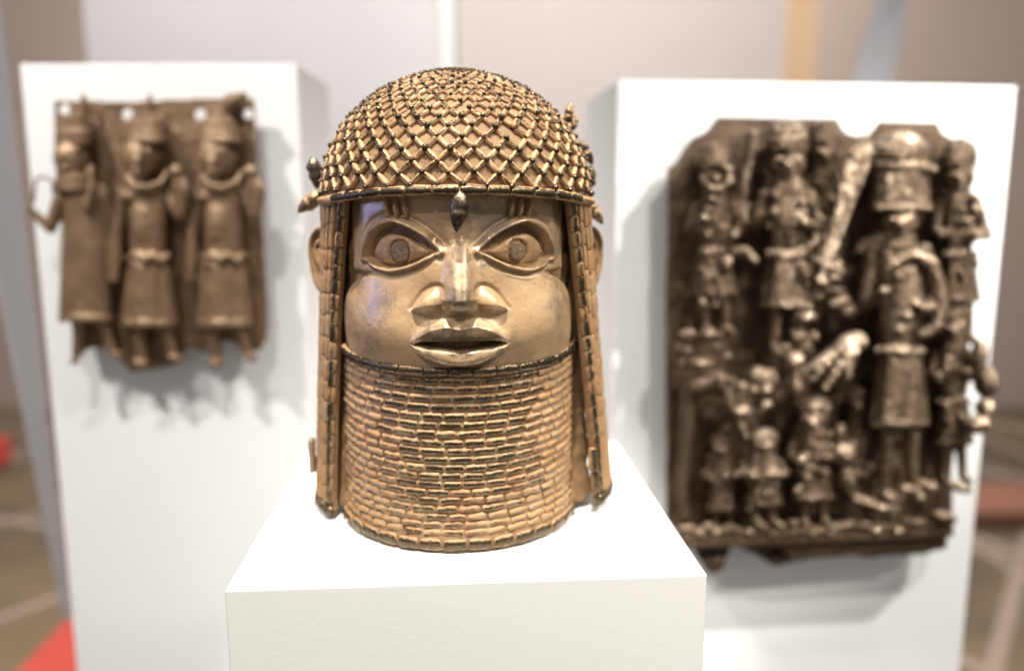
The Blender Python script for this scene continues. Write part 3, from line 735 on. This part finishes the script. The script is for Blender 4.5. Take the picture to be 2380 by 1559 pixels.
# ---------------- left plaque: three standing figures
PL = YL - 0.024
plaqL = empty("bronze_plaque", at(370, 800, PL)); bpy.context.view_layer.update()
tag(plaqL, "brown bronze plaque with three standing figures in relief on the left board", "bronze plaque")
outL = [(125, 233), (300, 236), (420, 230), (590, 227), (593, 300), (600, 420), (612, 560), (620, 700), (622, 780), (606, 812), (575, 822), (556, 800), (520, 790), (498, 806),
        (470, 822), (448, 806), (432, 812), (410, 846), (372, 856), (330, 862), (304, 868), (284, 846), (266, 818), (236, 806), (205, 812), (186, 828), (172, 812), (164, 760), (158, 660), (150, 560), (138, 470), (128, 400), (126, 320)]
pl = plate("plate", outL, [(148, 255, 13), (296, 266, 13), (464, 266, 13), (577, 265, 11)], PL, .004, M_plqL, plaqL, 0.0014)
plaqL_parts = pl
for q in range(40):      # incised rosettes between the figures
    pass
def left_figure(cx, kind):
    f = Relief(PL)
    if kind == 0:
        f.drum(172, 266, 300, 28, 44, 28, 24).drum(172, 302, 318, 44, 47, 30, 26).drum(172, 322, 338, 46, 44, 30, 26)
        f.ell(196, 245, 26, 8, 26, 8); f.ell(168, 372, 34, 40, 46, 34); f.ell(150, 365, 62, 7, 16, 9); f.ell(150, 391, 60, 13, 6, 8)
        f.ell(136, 352, 56, 10, 6, 6).ell(176, 352, 58, 10, 6, 6)
        f.drum(176, 404, 444, 46, 50, 36, 30); f.drum(198, 448, 735, 52, 62, 34, 24).drum(200, 733, 748, 64, 66, 38, 24)
        f.path([(140, 460), (118, 530), (84, 500), (72, 484)], [15, 13, 9, 6], [26, 30, 40, 44]); f.ell(72, 488, 44, 9, 11, 8)
        f.path([(78, 470), (82, 418), (100, 410), (126, 424), (122, 445)], 3.4, [44, 44, 42, 38, 34])
        f.path([(212, 392), (215, 440), (203, 484)], [8, 8, 12], [66, 70, 66]); f.path([(246, 455), (262, 520), (262, 600), (262, 650)], [17, 14, 12, 11], 30)
        f.ell(236, 440, 34, 13, 13, 12)
        f.cap(188, 745, 17, 178, 822, 10, 24).ell(174, 838, 28, 12, 8, 12, -30).cap(236, 745, 17, 262, 812, 11, 24).ell(272, 822, 28, 16, 8, 12, 20)
    else:
        x = cx; hx = x - 10
        for j, (a, b, ra, rb) in enumerate(((264, 280, 22, 38), (282, 298, 42, 47), (301, 316, 50, 53), (319, 334, 55, 56))):
            f.drum(hx + 6, a, b, ra, rb, ra * .75, 26)
        f.path([(hx + 14, 268), (hx + 22, 222)], [8, 4], 28) if kind == 1 else f.path([(hx + 12, 262), (hx + 34, 236), (hx + 62, 226)], [16, 17, 12], 24)
        f.ell(hx, 368, 36, 41, 50, 38); f.path([(hx - 6, 352), (hx - 9, 378)], [6, 10], [72, 80]); f.ell(hx - 6, 397, 70, 17, 5, 9).ell(hx - 6, 407, 68, 14, 5, 8)
        f.ell(hx - 24, 352, 64, 11, 6, 6).ell(hx + 16, 352, 66, 11, 6, 6).ell(hx + 42, 365, 30, 7, 15, 8)
        f.path([(hx - 30, 408), (hx - 16, 430), (hx + 14, 436), (hx + 46, 424), (hx + 62, 400)], 5.5, [62, 72, 74, 62, 44]).path([(hx - 34, 418), (hx - 16, 442), (hx + 16, 448), (hx + 52, 432)], 5, [56, 66, 68, 56])
        f.drum(x + 6, 436, 592, 48, 42, 32, 30); f.ell(x + 2, 520, 44, 34, 66, 24); f.ell(x - 30, 458, 34, 28, 18, 22)
        f.path([(x - 42, 600), (x - 20, 592), (x, 604), (x + 18, 594), (x + 34, 606), (x + 52, 594)], [8, 9, 10, 9, 9, 8], [40, 60, 66, 66, 60, 44]).path([(x - 30, 612), (x + 40, 612)], 7, 52)
        f.drum(x + 8, 618, 752, 50, 63, 36, 28, pleats=9, amp=.09); f.drum(x + 8, 745, 760, 64, 65, 40, 28)
        f.path([(x - 50, 452), (x - 64, 540), (x - 66, 610), (x - 70, 650)], [17, 14, 12, 11], [28, 30, 34, 36])
        f.path([(x + 52, 452), (x + 82, 500), (x + 76, 440), (x + 74, 406)], [16, 15, 13, 10], [28, 44, 56, 60]).ell(x + 72, 398, 62, 15, 14, 14)
        f.path([(x + 80, 410), (x + 92, 440), (x + 86, 500)], [10, 12, 10], [56, 60, 52])
        f.cap(x - 16, 752, 20, x - 8, 826, 12, 24).ell(x - 10, 842, 30, 20, 10, 16, 15).cap(x + 38, 752, 20, x + 62, 816, 12, 24).ell(x + 70, 830, 28, 20, 9, 14, 20)
    return f.build("figure", M_plqL, plaqL, 0.0011)
for i, x in enumerate((175, 338, 512)):
    o = left_figure(x, min(i, 1) if i < 2 else 2)
    o['label'] = ("relief figure with a long plain robe and arm held out", "relief figure in a stepped cap and pleated kilt", "relief figure in a pleated kilt beneath the plaque's top right corner")[i]

# ---------------- right plaque: a crowd of warriors
PR = YR - 0.030
plaqR = empty("bronze_plaque", at(1550, 700, PR)); bpy.context.view_layer.update()
tag(plaqR, "large dark bronze plaque crowded with armed figures on the right board", "bronze plaque")
outR = [(1665, 281), (1800, 279), (1942, 281), (1952, 300), (1966, 316), (1990, 320), (2018, 315), (2034, 300), (2040, 286), (2178, 286), (2190, 312), (2214, 326), (2254, 334), (2262, 440), (2258, 600), (2248, 700), (2254, 800), (2250, 900),
        (2240, 1000), (2224, 1060), (2214, 1140), (2216, 1220), (2200, 1290), (2150, 1300), (2000, 1304), (1960, 1290), (1900, 1300), (1830, 1310), (1790, 1312), (1750, 1285), (1700, 1262), (1680, 1300), (1650, 1330), (1628, 1300), (1606, 1262), (1548, 1200), (1550, 800), (1552, 400),
        (1572, 384), (1592, 350), (1612, 328), (1640, 314)]
plate("plate", outR, [], PR, .006, M_plqR, plaqR, 0.0022, 3.0, 9)
def warrior(cx, top, feet, w, d, helmet='dome', arms=True, tilt=0, seed=0, face=True, belt=True):
    f = Relief(PR); H = feet - top; rr_ = random.Random(seed); hw = w * .43; hy = top + H * .0
    # helmet
    hh = H * .15
    if helmet == 'tall':
        f.ell(cx, top + 50, d, 68, 50, 50).drum(cx + 4, top + 72, top + 86, 74, 76, 58, d).drum(cx + 4, top + 88, top + 176, 66, 76, 54, d).drum(cx + 6, top + 172, top + 184, 79, 81, 60, d)
        for j in range(6):
            for i in range(11):
                a = math.pi * (i + .5 * (j % 2)) / 10; q = math.cos(j * .26)
                f.ell(cx - 66 * math.cos(a) * q, top + 62 - 56 * math.sin(j * .26), d + 48 * math.sin(a) * q, 5, 5, 5)
        hy = top + 180; hh = 66; hw = 46; d = d + 22
    else:
        f.ell(cx, top + hh * .62, d, hw, hh * .62, hw * .85).drum(cx, top + hh * .55, top + hh * .86, hw * 1.05, hw * 1.08, hw * .95, d)
        for j in range(5): f.ell(cx - hw * math.cos(j * .7 + .2), top + hh * .9, d + hw * .9 * math.sin(j * .7 + .2), 5, 5, 5)
        hy = top + hh * .8
    hd = hh * .95
    f.ell(cx - 2, hy + hd * .5, d + 6, hw * .86, hd * .58, hw * .8)
    if face:
        fx = cx - 2; fd = d + hw * .8
        f.path([(fx + 2, hy + hd * .38), (fx + 2, hy + hd * .6)], [hw * .13, hw * .22], [fd + 4, fd + 12]).ell(fx - hw * .4, hy + hd * .38, fd + 2, hw * .24, hw * .15, 6).ell(fx + hw * .42, hy + hd * .38, fd + 2, hw * .24, hw * .15, 6)
        f.ell(fx, hy + hd * .8, fd + 4, hw * .34, hw * .12, 7).ell(fx, hy + hd * .93, fd, hw * .28, hw * .12, 8)
    ny = hy + hd
    for j in range(3): f.drum(cx, ny - 4 + j * hw * .26, ny - 4 + (j + .75) * hw * .26, hw * (.78 + .08 * j), hw * (.82 + .08 * j), hw * .8, d + 4)
    if helmet == 'tall': d = d - 12
    sy = ny + hw * .6; hipy = top + H * (.58 if helmet != 'tall' else .60)
    f.drum(cx, sy, hipy, w * .48, w * .36, w * .36, d); f.ell(cx, (sy + hipy) / 2, d + 8, w * .40, (hipy - sy) * .5, w * .36)
    for j in range(6):      # quadrangular bell and beads on the chest
        f.ell(cx + rr_.uniform(-.3, .3) * w, sy + (hipy - sy) * (.15 + .13 * j), d + w * .40, w * .09 + rr_.uniform(0, 3), w * .07 + 2, w * .08)
    if belt:
        for j in range(7): f.ell(cx + (j - 3) * w * .13, hipy + rr_.uniform(-4, 4), d + w * .36 * math.cos((j - 3) * .35), w * .075 + 2, w * .075 + 2, w * .08)
    ky = top + H * .80
    f.drum(cx, hipy, ky, w * .40, w * .56, w * .40, d - 2, pleats=6, amp=.06); f.drum(cx, ky - 5, ky + 5, w * .57, w * .58, w * .43, d - 2)
    for sg in (-1, 1):
        f.cap(cx + sg * w * .22, ky, w * .15, cx + sg * w * .26, feet - 10, w * .10, d - 4)
        f.path([(cx + sg * w * .26, feet - 8), (cx + sg * w * .26 + 14, feet + 4)], [w * .12, w * .10], [d, d + 14])
        if arms:
            hx_, hy_ = cx + sg * w * (.30 + .2 * rr_.random()), sy + (hipy - sy) * rr_.uniform(.3, .7)
            f.path([(cx + sg * w * .46, sy + 6), (cx + sg * w * .66, sy + (hipy - sy) * .55), (hx_, hy_)], [w * .14, w * .12, w * .10], [d, d + 8, d + w * .6])
            for j in range(3): f.ell(cx + sg * w * .60 - sg * j * 7, sy + (hipy - sy) * .5 + 3 * j, d + 10 + j * 8, w * .13, 5, w * .13)
    return f
big = warrior(2080, 312, 1165, 128, 60, 'tall', seed=4)
big.path([(2110, 600), (2150, 618), (2170, 670), (2176, 730), (2158, 772), (2128, 786)], [15, 16, 15, 15, 14, 11], [104, 112, 116, 118, 120, 120]).path([(2050, 628), (2100, 600), (2130, 604)], [7, 10, 8], 122)
for j in range(7): big.drum(2088, 632 + j * 13, 641 + j * 13, 27, 27, 16, 108)
big.cap(2150, 400, 11, 2156, 400, 11, 100)
o = big.build("figure", M_plqR, plaqR, 0.0013); o['label'] = "largest relief figure, in a tall domed helmet"
f = Relief(PR); blade = curve([(2002, 335), (1975, 400), (1950, 480), (1925, 560), (1908, 612)], 20)
wd = np.interp(np.linspace(0, 1, len(blade)), [0, .2, .5, 1], [12, 27, 18, 9])
f.slab([(x - w_, y - w_ * .3) for (x, y), w_ in zip(blade, wd)] + [(x + w_, y + w_ * .3) for (x, y), w_ in list(zip(blade, wd))[::-1]], 96, 106)
f.path([(1878, 606), (1944, 636)], 6, 102).path([(1908, 612), (1893, 650)], 7, 102).ell(1890, 656, 104, 11, 9, 10)
for (x, y) in ((2003, 326), (1988, 334), (1976, 348), (1966, 362)): f.ell(x, y, 108, 9, 6, 7, 40)
o = f.build("raised_sword", M_plqR, plaqR, 0.0012); o.color = (1.10, 0, 0, 1)
crowd = [(1655, 338, 770, 92, 40, 1), (1818, 284, 820, 112, 58, 2), (1908, 283, 700, 84, 30, 3), (2226, 325, 800, 92, 44, 5), (1765, 992, 1214, 78, 62, 6), (1882, 918, 1222, 90, 52, 7), (2214, 690, 1130, 88, 36, 8), (1672, 1000, 1222, 66, 36, 9), (1985, 900, 1160, 60, 30, 10)]
for (x, t, b, w, d, s) in crowd:
    o = warrior(x, t, b, w, d, 'dome', seed=s).build("figure", M_plqR, plaqR, 0.0012)
# swords, rods, horse, leopard-tooth collars and other attributes
def small(name, fn, vox=0.0012):
    f = Relief(PR); fn(f); return f.build(name, M_plqR, plaqR, vox)
small("ceremonial_sword", lambda f: f.path([(1738, 322), (1728, 380), (1716, 450), (1712, 480)], [13, 9, 9, 6], 84).path([(1700, 482), (1730, 486)], 5, 84).path([(1714, 490), (1718, 520)], [7, 12], 84))
small("horn_ring", lambda f: f.path([(1622, 420), (1632, 440), (1660, 448), (1684, 430), (1682, 400), (1664, 388)], [6, 7, 8, 9, 8, 7], 80))
def horse(f):
    f.path([(1610, 892), (1660, 884), (1700, 920), (1722, 960), (1700, 1010), (1686, 1060)], [26, 24, 20, 20, 16, 13], [40, 60, 66, 66, 56, 48])
    for j in range(13): f.ell(1662 + j * 5, 880 + j * 11, 84, 9, 6, 9, 35)
    f.path([(1600, 900), (1590, 1000), (1580, 1110), (1584, 1190)], [24, 18, 14, 12], 26).path([(1650, 1060), (1665, 1130), (1668, 1180)], [18, 12, 12], 34)
small("horse", horse)
def fan(f):
    for j, (x0, y0, x1, y1, r0, r1) in enumerate(((1858, 868, 1975, 800, 9, 26), (1876, 882, 1952, 800, 9, 18), (1905, 905, 1960, 820, 7, 22), (1958, 880, 1962, 820, 8, 20), (1836, 905, 1832, 840, 11, 22))):
        f.cap(x0, y0, r0, x1, y1, r1, 78 + 3 * j)
        for k in range(5): f.ell(x0 + (x1 - x0) * k / 5, y0 + (y1 - y0) * k / 5, 84 + 3 * j + r0, 4, r0 * .9, 5, 40)
small("feather_fan", fan).color = (1.07, 0, 0, 1)
def mudfish(f):
    f.ell(1752, 878, 76, 27, 27, 24).ell(1780, 880, 74, 16, 26, 18).ell(1768, 906, 88, 14, 13, 14).ell(1742, 905, 84, 13, 16, 12).ell(1768, 940, 80, 15, 12, 14)
    f.path([(1700, 900), (1728, 930), (1706, 960)], [12, 14, 11], 70).ell(1712, 955, 82, 19, 16, 18)
small("animal_head", mudfish)
def shoes(f):
    for (x, y, rx, ry) in ((1590, 776, 24, 13), (1640, 777, 25, 13), (1648, 805, 22, 11), (1620, 842, 34, 14), (1585, 812, 14, 9)): f.ell(x, y, 66, rx, ry, 22)
    f.path([(1566, 806), (1572, 840), (1590, 852)], 8, 60)
small("sandals", shoes)
rr_ = random.Random(44)
for (x, y, rx, ry) in ((1925, 680, 32, 9), (1905, 660, 26, 8), (1890, 694, 24, 8), (1935, 708, 30, 20), (1955, 728, 24, 20), (1922, 650, 16, 10), (1838, 736, 12, 34), (1862, 742, 22, 12), (1832, 760, 12, 12), (1845, 786, 20, 12),
                           (1806, 618, 20, 18), (1850, 636, 16, 26), (1795, 655, 13, 10), (1680, 560, 13, 26), (1676, 620, 13, 24), (1662, 680, 11, 30), (1880, 560, 16, 24), (1790, 460, 18, 13), (2270, 540, 24, 10), (2240, 520, 22, 9), (2262, 500, 16, 22), (2284, 556, 18, 9), (2290, 545, 10, 8),
                           (2290, 900, 26, 40), (2270, 840, 18, 44), (2286, 960, 20, 24), (2268, 1000, 30, 22), (1956, 1120, 22, 30), (1938, 1010, 16, 26), (1945, 1060, 26, 32)):
    f = Relief(PR); f.ell(x, y, 70 + rr_.uniform(-10, 26), rx, ry, min(rx, ry) + 5, rr_.uniform(-15, 15)); f.build('glint_blob', M_plqR, plaqR, 0.0012)  # small blobs put in to catch highlights on the relief
small('cord', lambda f: f.path([(2240, 470), (2262, 500), (2276, 520)], 8, 70))
small('cord', lambda f: f.path([(1800, 600), (1850, 590), (1880, 566)], [10, 10, 8], 86))
small('cord', lambda f: f.path([(1690, 590), (1720, 585), (1742, 610)], 10, 74))
rr_ = random.Random(91)
for q in range(95):      # small cast beads, buttons and teeth scattered over the dress of the figures
    x, y = rr_.choice(((1655, 560), (1815, 600), (1905, 560), (2226, 560), (1765, 1100), (1882, 1080), (1700, 920), (1985, 1040), (2226, 900), (1840, 720), (1640, 700)))
    x += rr_.uniform(-42, 42); y += rr_.uniform(-105, 105); r0 = rr_.uniform(6, 12)
    f = Relief(PR); f.ell(x, y, rr_.uniform(62, 96), r0, r0 * rr_.uniform(.7, 1.7), r0, rr_.uniform(-40, 40)).cap(x, y, r0 * .5, x, y, r0 * .45, 30, 60)
    f.build("stud", M_plqR, plaqR, 0.0014)
def ledge(f):
    f.slab([(1560, 1232), (2212, 1228), (2214, 1262), (1562, 1264)], -2, 66)
    for j in range(34):
        x = 1580 + j * 18.5 + random.uniform(-5, 5); f.ell(x, 1230 + random.uniform(-14, 12), 62, random.uniform(9, 17), random.uniform(6, 11), 14)
    f.slab([(1800, 1262), (2200, 1258), (2190, 1292), (1830, 1302)], -2, 40).ell(1655, 1300, 20, 28, 26, 16).ell(1800, 1300, 14, 22, 16, 12)
    for (x, y) in ((2000, 1172), (2050, 1190), (2110, 1150), (2150, 1140), (2225, 1146), (2190, 1215)): f.ell(x, y, 74, 34, 13, 18, 18)
small("ground_ledge", ledge)

plaqR.rotation_euler.z = R(5.5); plaqR.scale = (1.058, 1.0, 1.022)

# ------------------------------------------------------------------ the hall behind
def carpet():
    m, N, L, B = nt("brown carpet with pale lines")
    geo = N.new('ShaderNodeNewGeometry').outputs['Position']; sp = N.new('ShaderNodeSeparateXYZ'); L.new(geo, sp.inputs[0])
    tot = None
    for (ax, ay, off, wd_) in ((1.0, 0.62, 0.2, .10), (1.0, -0.75, 0.9, .10), (0.35, 1.0, 0.4, .08), (1.0, .12, 0.7, .07)):
        v = math_node(N, L, 'ADD', math_node(N, L, 'MULTIPLY', sp.outputs[0], ax), math_node(N, L, 'MULTIPLY', sp.outputs[1], ay))
        v = math_node(N, L, 'PINGPONG', math_node(N, L, 'ADD', v, off + 40), 0.55)
        v = mapr(N, L, v, 0.02, wd_ * .4, 1, 0); tot = v if tot is None else math_node(N, L, 'MAXIMUM', tot, v)
    n = noise_node(N, L, geo, 1.6, 3)
    base = mixc(N, L, mapr(N, L, n, .35, .65), (0.080, 0.060, 0.043), (0.150, 0.110, 0.062))
    L.new(mixc(N, L, math_node(N, L, 'MULTIPLY', tot, .6), base, (0.36, 0.28, 0.25)), B.inputs['Base Color']); B.inputs['Roughness'].default_value = .8
    return m
FZ = -1.12
V = [(-6, -1.5, FZ), (6, -1.5, FZ), (6, 5.2, FZ), (-6, 5.2, FZ)]
tag(link("floor", mesh("floor", V, [(0, 1, 2, 3)], False), carpet()), kind='structure')
M_wall = plain("mauve brown wall", (0.46, 0.375, 0.335), 0.7, nscale=.8, var=.12)
o = box("wall", -6, 6, 5.2, 5.3, FZ, 3.2, M_wall); tag(o, kind='structure')
M_red = plain("red fabric", (0.46, 0.055, 0.04), 0.75, var=.05)
M_rust = plain("rust fabric", (0.23, 0.10, 0.065), 0.75, var=.08)
def bench(name, label, x0, x1, y0, y1, z0, z1, mat):
    o = empty(name, ((x0 + x1) / 2, (y0 + y1) / 2, FZ)); tag(o, label, "bench"); cx, cy = (x0 + x1) / 2, (y0 + y1) / 2
    box("seat", x0 - cx, x1 - cx, y0 - cy, y1 - cy, z0 - FZ, z1 - FZ, mat, o, .02)
    box("plinth_base", x0 - cx + .05, x1 - cx - .05, y0 - cy + .05, y1 - cy - .05, 0, z0 - FZ - .002, M_wall, o)
bench("bench", "small red seat far off at the left edge", -3.8, -2.60, 3.55, 4.0, -1.10, -.96, M_red)
bench("bench", "long rust coloured seat far off at the right edge", 1.75, 4.6, 3.15, 3.5, -1.112, -1.035, M_rust)
def on_floor(px, py, z):
    d = at(px, py, 1.0) - Vector((0, 0, CAM_H)); return Vector((0, 0, CAM_H)) + d * ((z - CAM_H) / d.z)
zt = FZ + .012; P = [on_floor(172, 1420, zt), on_floor(20, 1580, zt), on_floor(20, 1900, zt), on_floor(420, 1900, zt), on_floor(420, 1400, zt)]
V = [tuple(p) for p in P] + [(p.x, p.y, FZ + .001) for p in P]
tag(link("floor_mat", mesh("floor_mat", V, [(0, 1, 2, 3, 4), (9, 8, 7, 6, 5)] + [(i, i + 5, (i + 1) % 5 + 5, (i + 1) % 5) for i in range(5)], False), M_red), "red mat on the dark floor at the lower left corner", "mat")

# pale panels right behind the boards
def pale_panel(name, label, xl, xr, Y, col, rough=.35):
    a, b = at(xl, 0, Y), at(xr, 0, Y)
    o = box(name, a.x, b.x, Y, Y + .04, FZ + .002, 2.2, plain(name + " paint", col, rough, var=.03)); tag(o, label, "panel"); return o
pale_panel("backdrop_panel", "pale grey panel behind the left board and the head", 192, 1022, 1.75, (.74, .71, .715))
pale_panel("backdrop_panel", "pale mauve panel behind the head and the right board", 1058, 1828, 1.752, (.66, .59, .57))
a, b = at(1022, 0, 1.74), at(1057, 0, 1.74)
o = box("panel_joint", a.x, b.x, 1.735, 1.79, FZ + .003, 2.2, plain("white joint strip", (.88, .90, .88), .3)); tag(o, "narrow white strip between the two pale panels, above the head", "strip")
a, b = at(1832, 0, 2.3), at(1905, 0, 2.3)
o = box("wooden_post", a.x, b.x, 2.3, 2.42, FZ + .001, 2.4, plain("orange wood", (.66, .47, .31), .5, nscale=5, var=.15)); tag(o, "orange wooden post behind the right board", "post")

def glass_pane(label, P, thick, mat):
    """leaning pane of the showcase: quad given by four points"""
    P = [Vector(p) for p in P]; n = (P[1] - P[0]).cross(P[3] - P[0]).normalized() * thick
    V = P + [p + n for p in P]; F = [(0, 1, 2, 3), (7, 6, 5, 4), (0, 4, 5, 1), (1, 5, 6, 2), (2, 6, 7, 3), (3, 7, 4, 0)]
    o = link("glass_pane", mesh("glass_pane", V, F, False), mat); tag(o, label, "glass pane"); return o
def glass_mat():
    m, N, L, B = nt("blue grey showcase glass")
    B.inputs['Base Color'].default_value = (.50, .51, .55, 1); B.inputs['Roughness'].default_value = .15
    tr = N.new('ShaderNodeBsdfTransparent'); mx = N.new('ShaderNodeMixShader'); mx.inputs[0].default_value = .62
    out = [n for n in N if n.type == 'OUTPUT_MATERIAL'][0]
    L.new(tr.outputs[0], mx.inputs[1]); L.new(B.outputs[0], mx.inputs[2]); L.new(mx.outputs[0], out.inputs[0]); return m
G = glass_mat()
Yg = 1.12
glass_pane("tall blue grey glass pane left of the left board, narrowing downward", [at(-150, -60, Yg - .1), at(148, 1440, Yg), at(162, 1440, Yg + .02), at(-18, -60, Yg + .02)], .004, G)
glass_pane("leaning blue grey glass pane above the right board", [at(2045, -30, 1.25), at(1955, 260, 1.25), at(2060, 260, 1.28), at(2108, -30, 1.28)], .004, G)
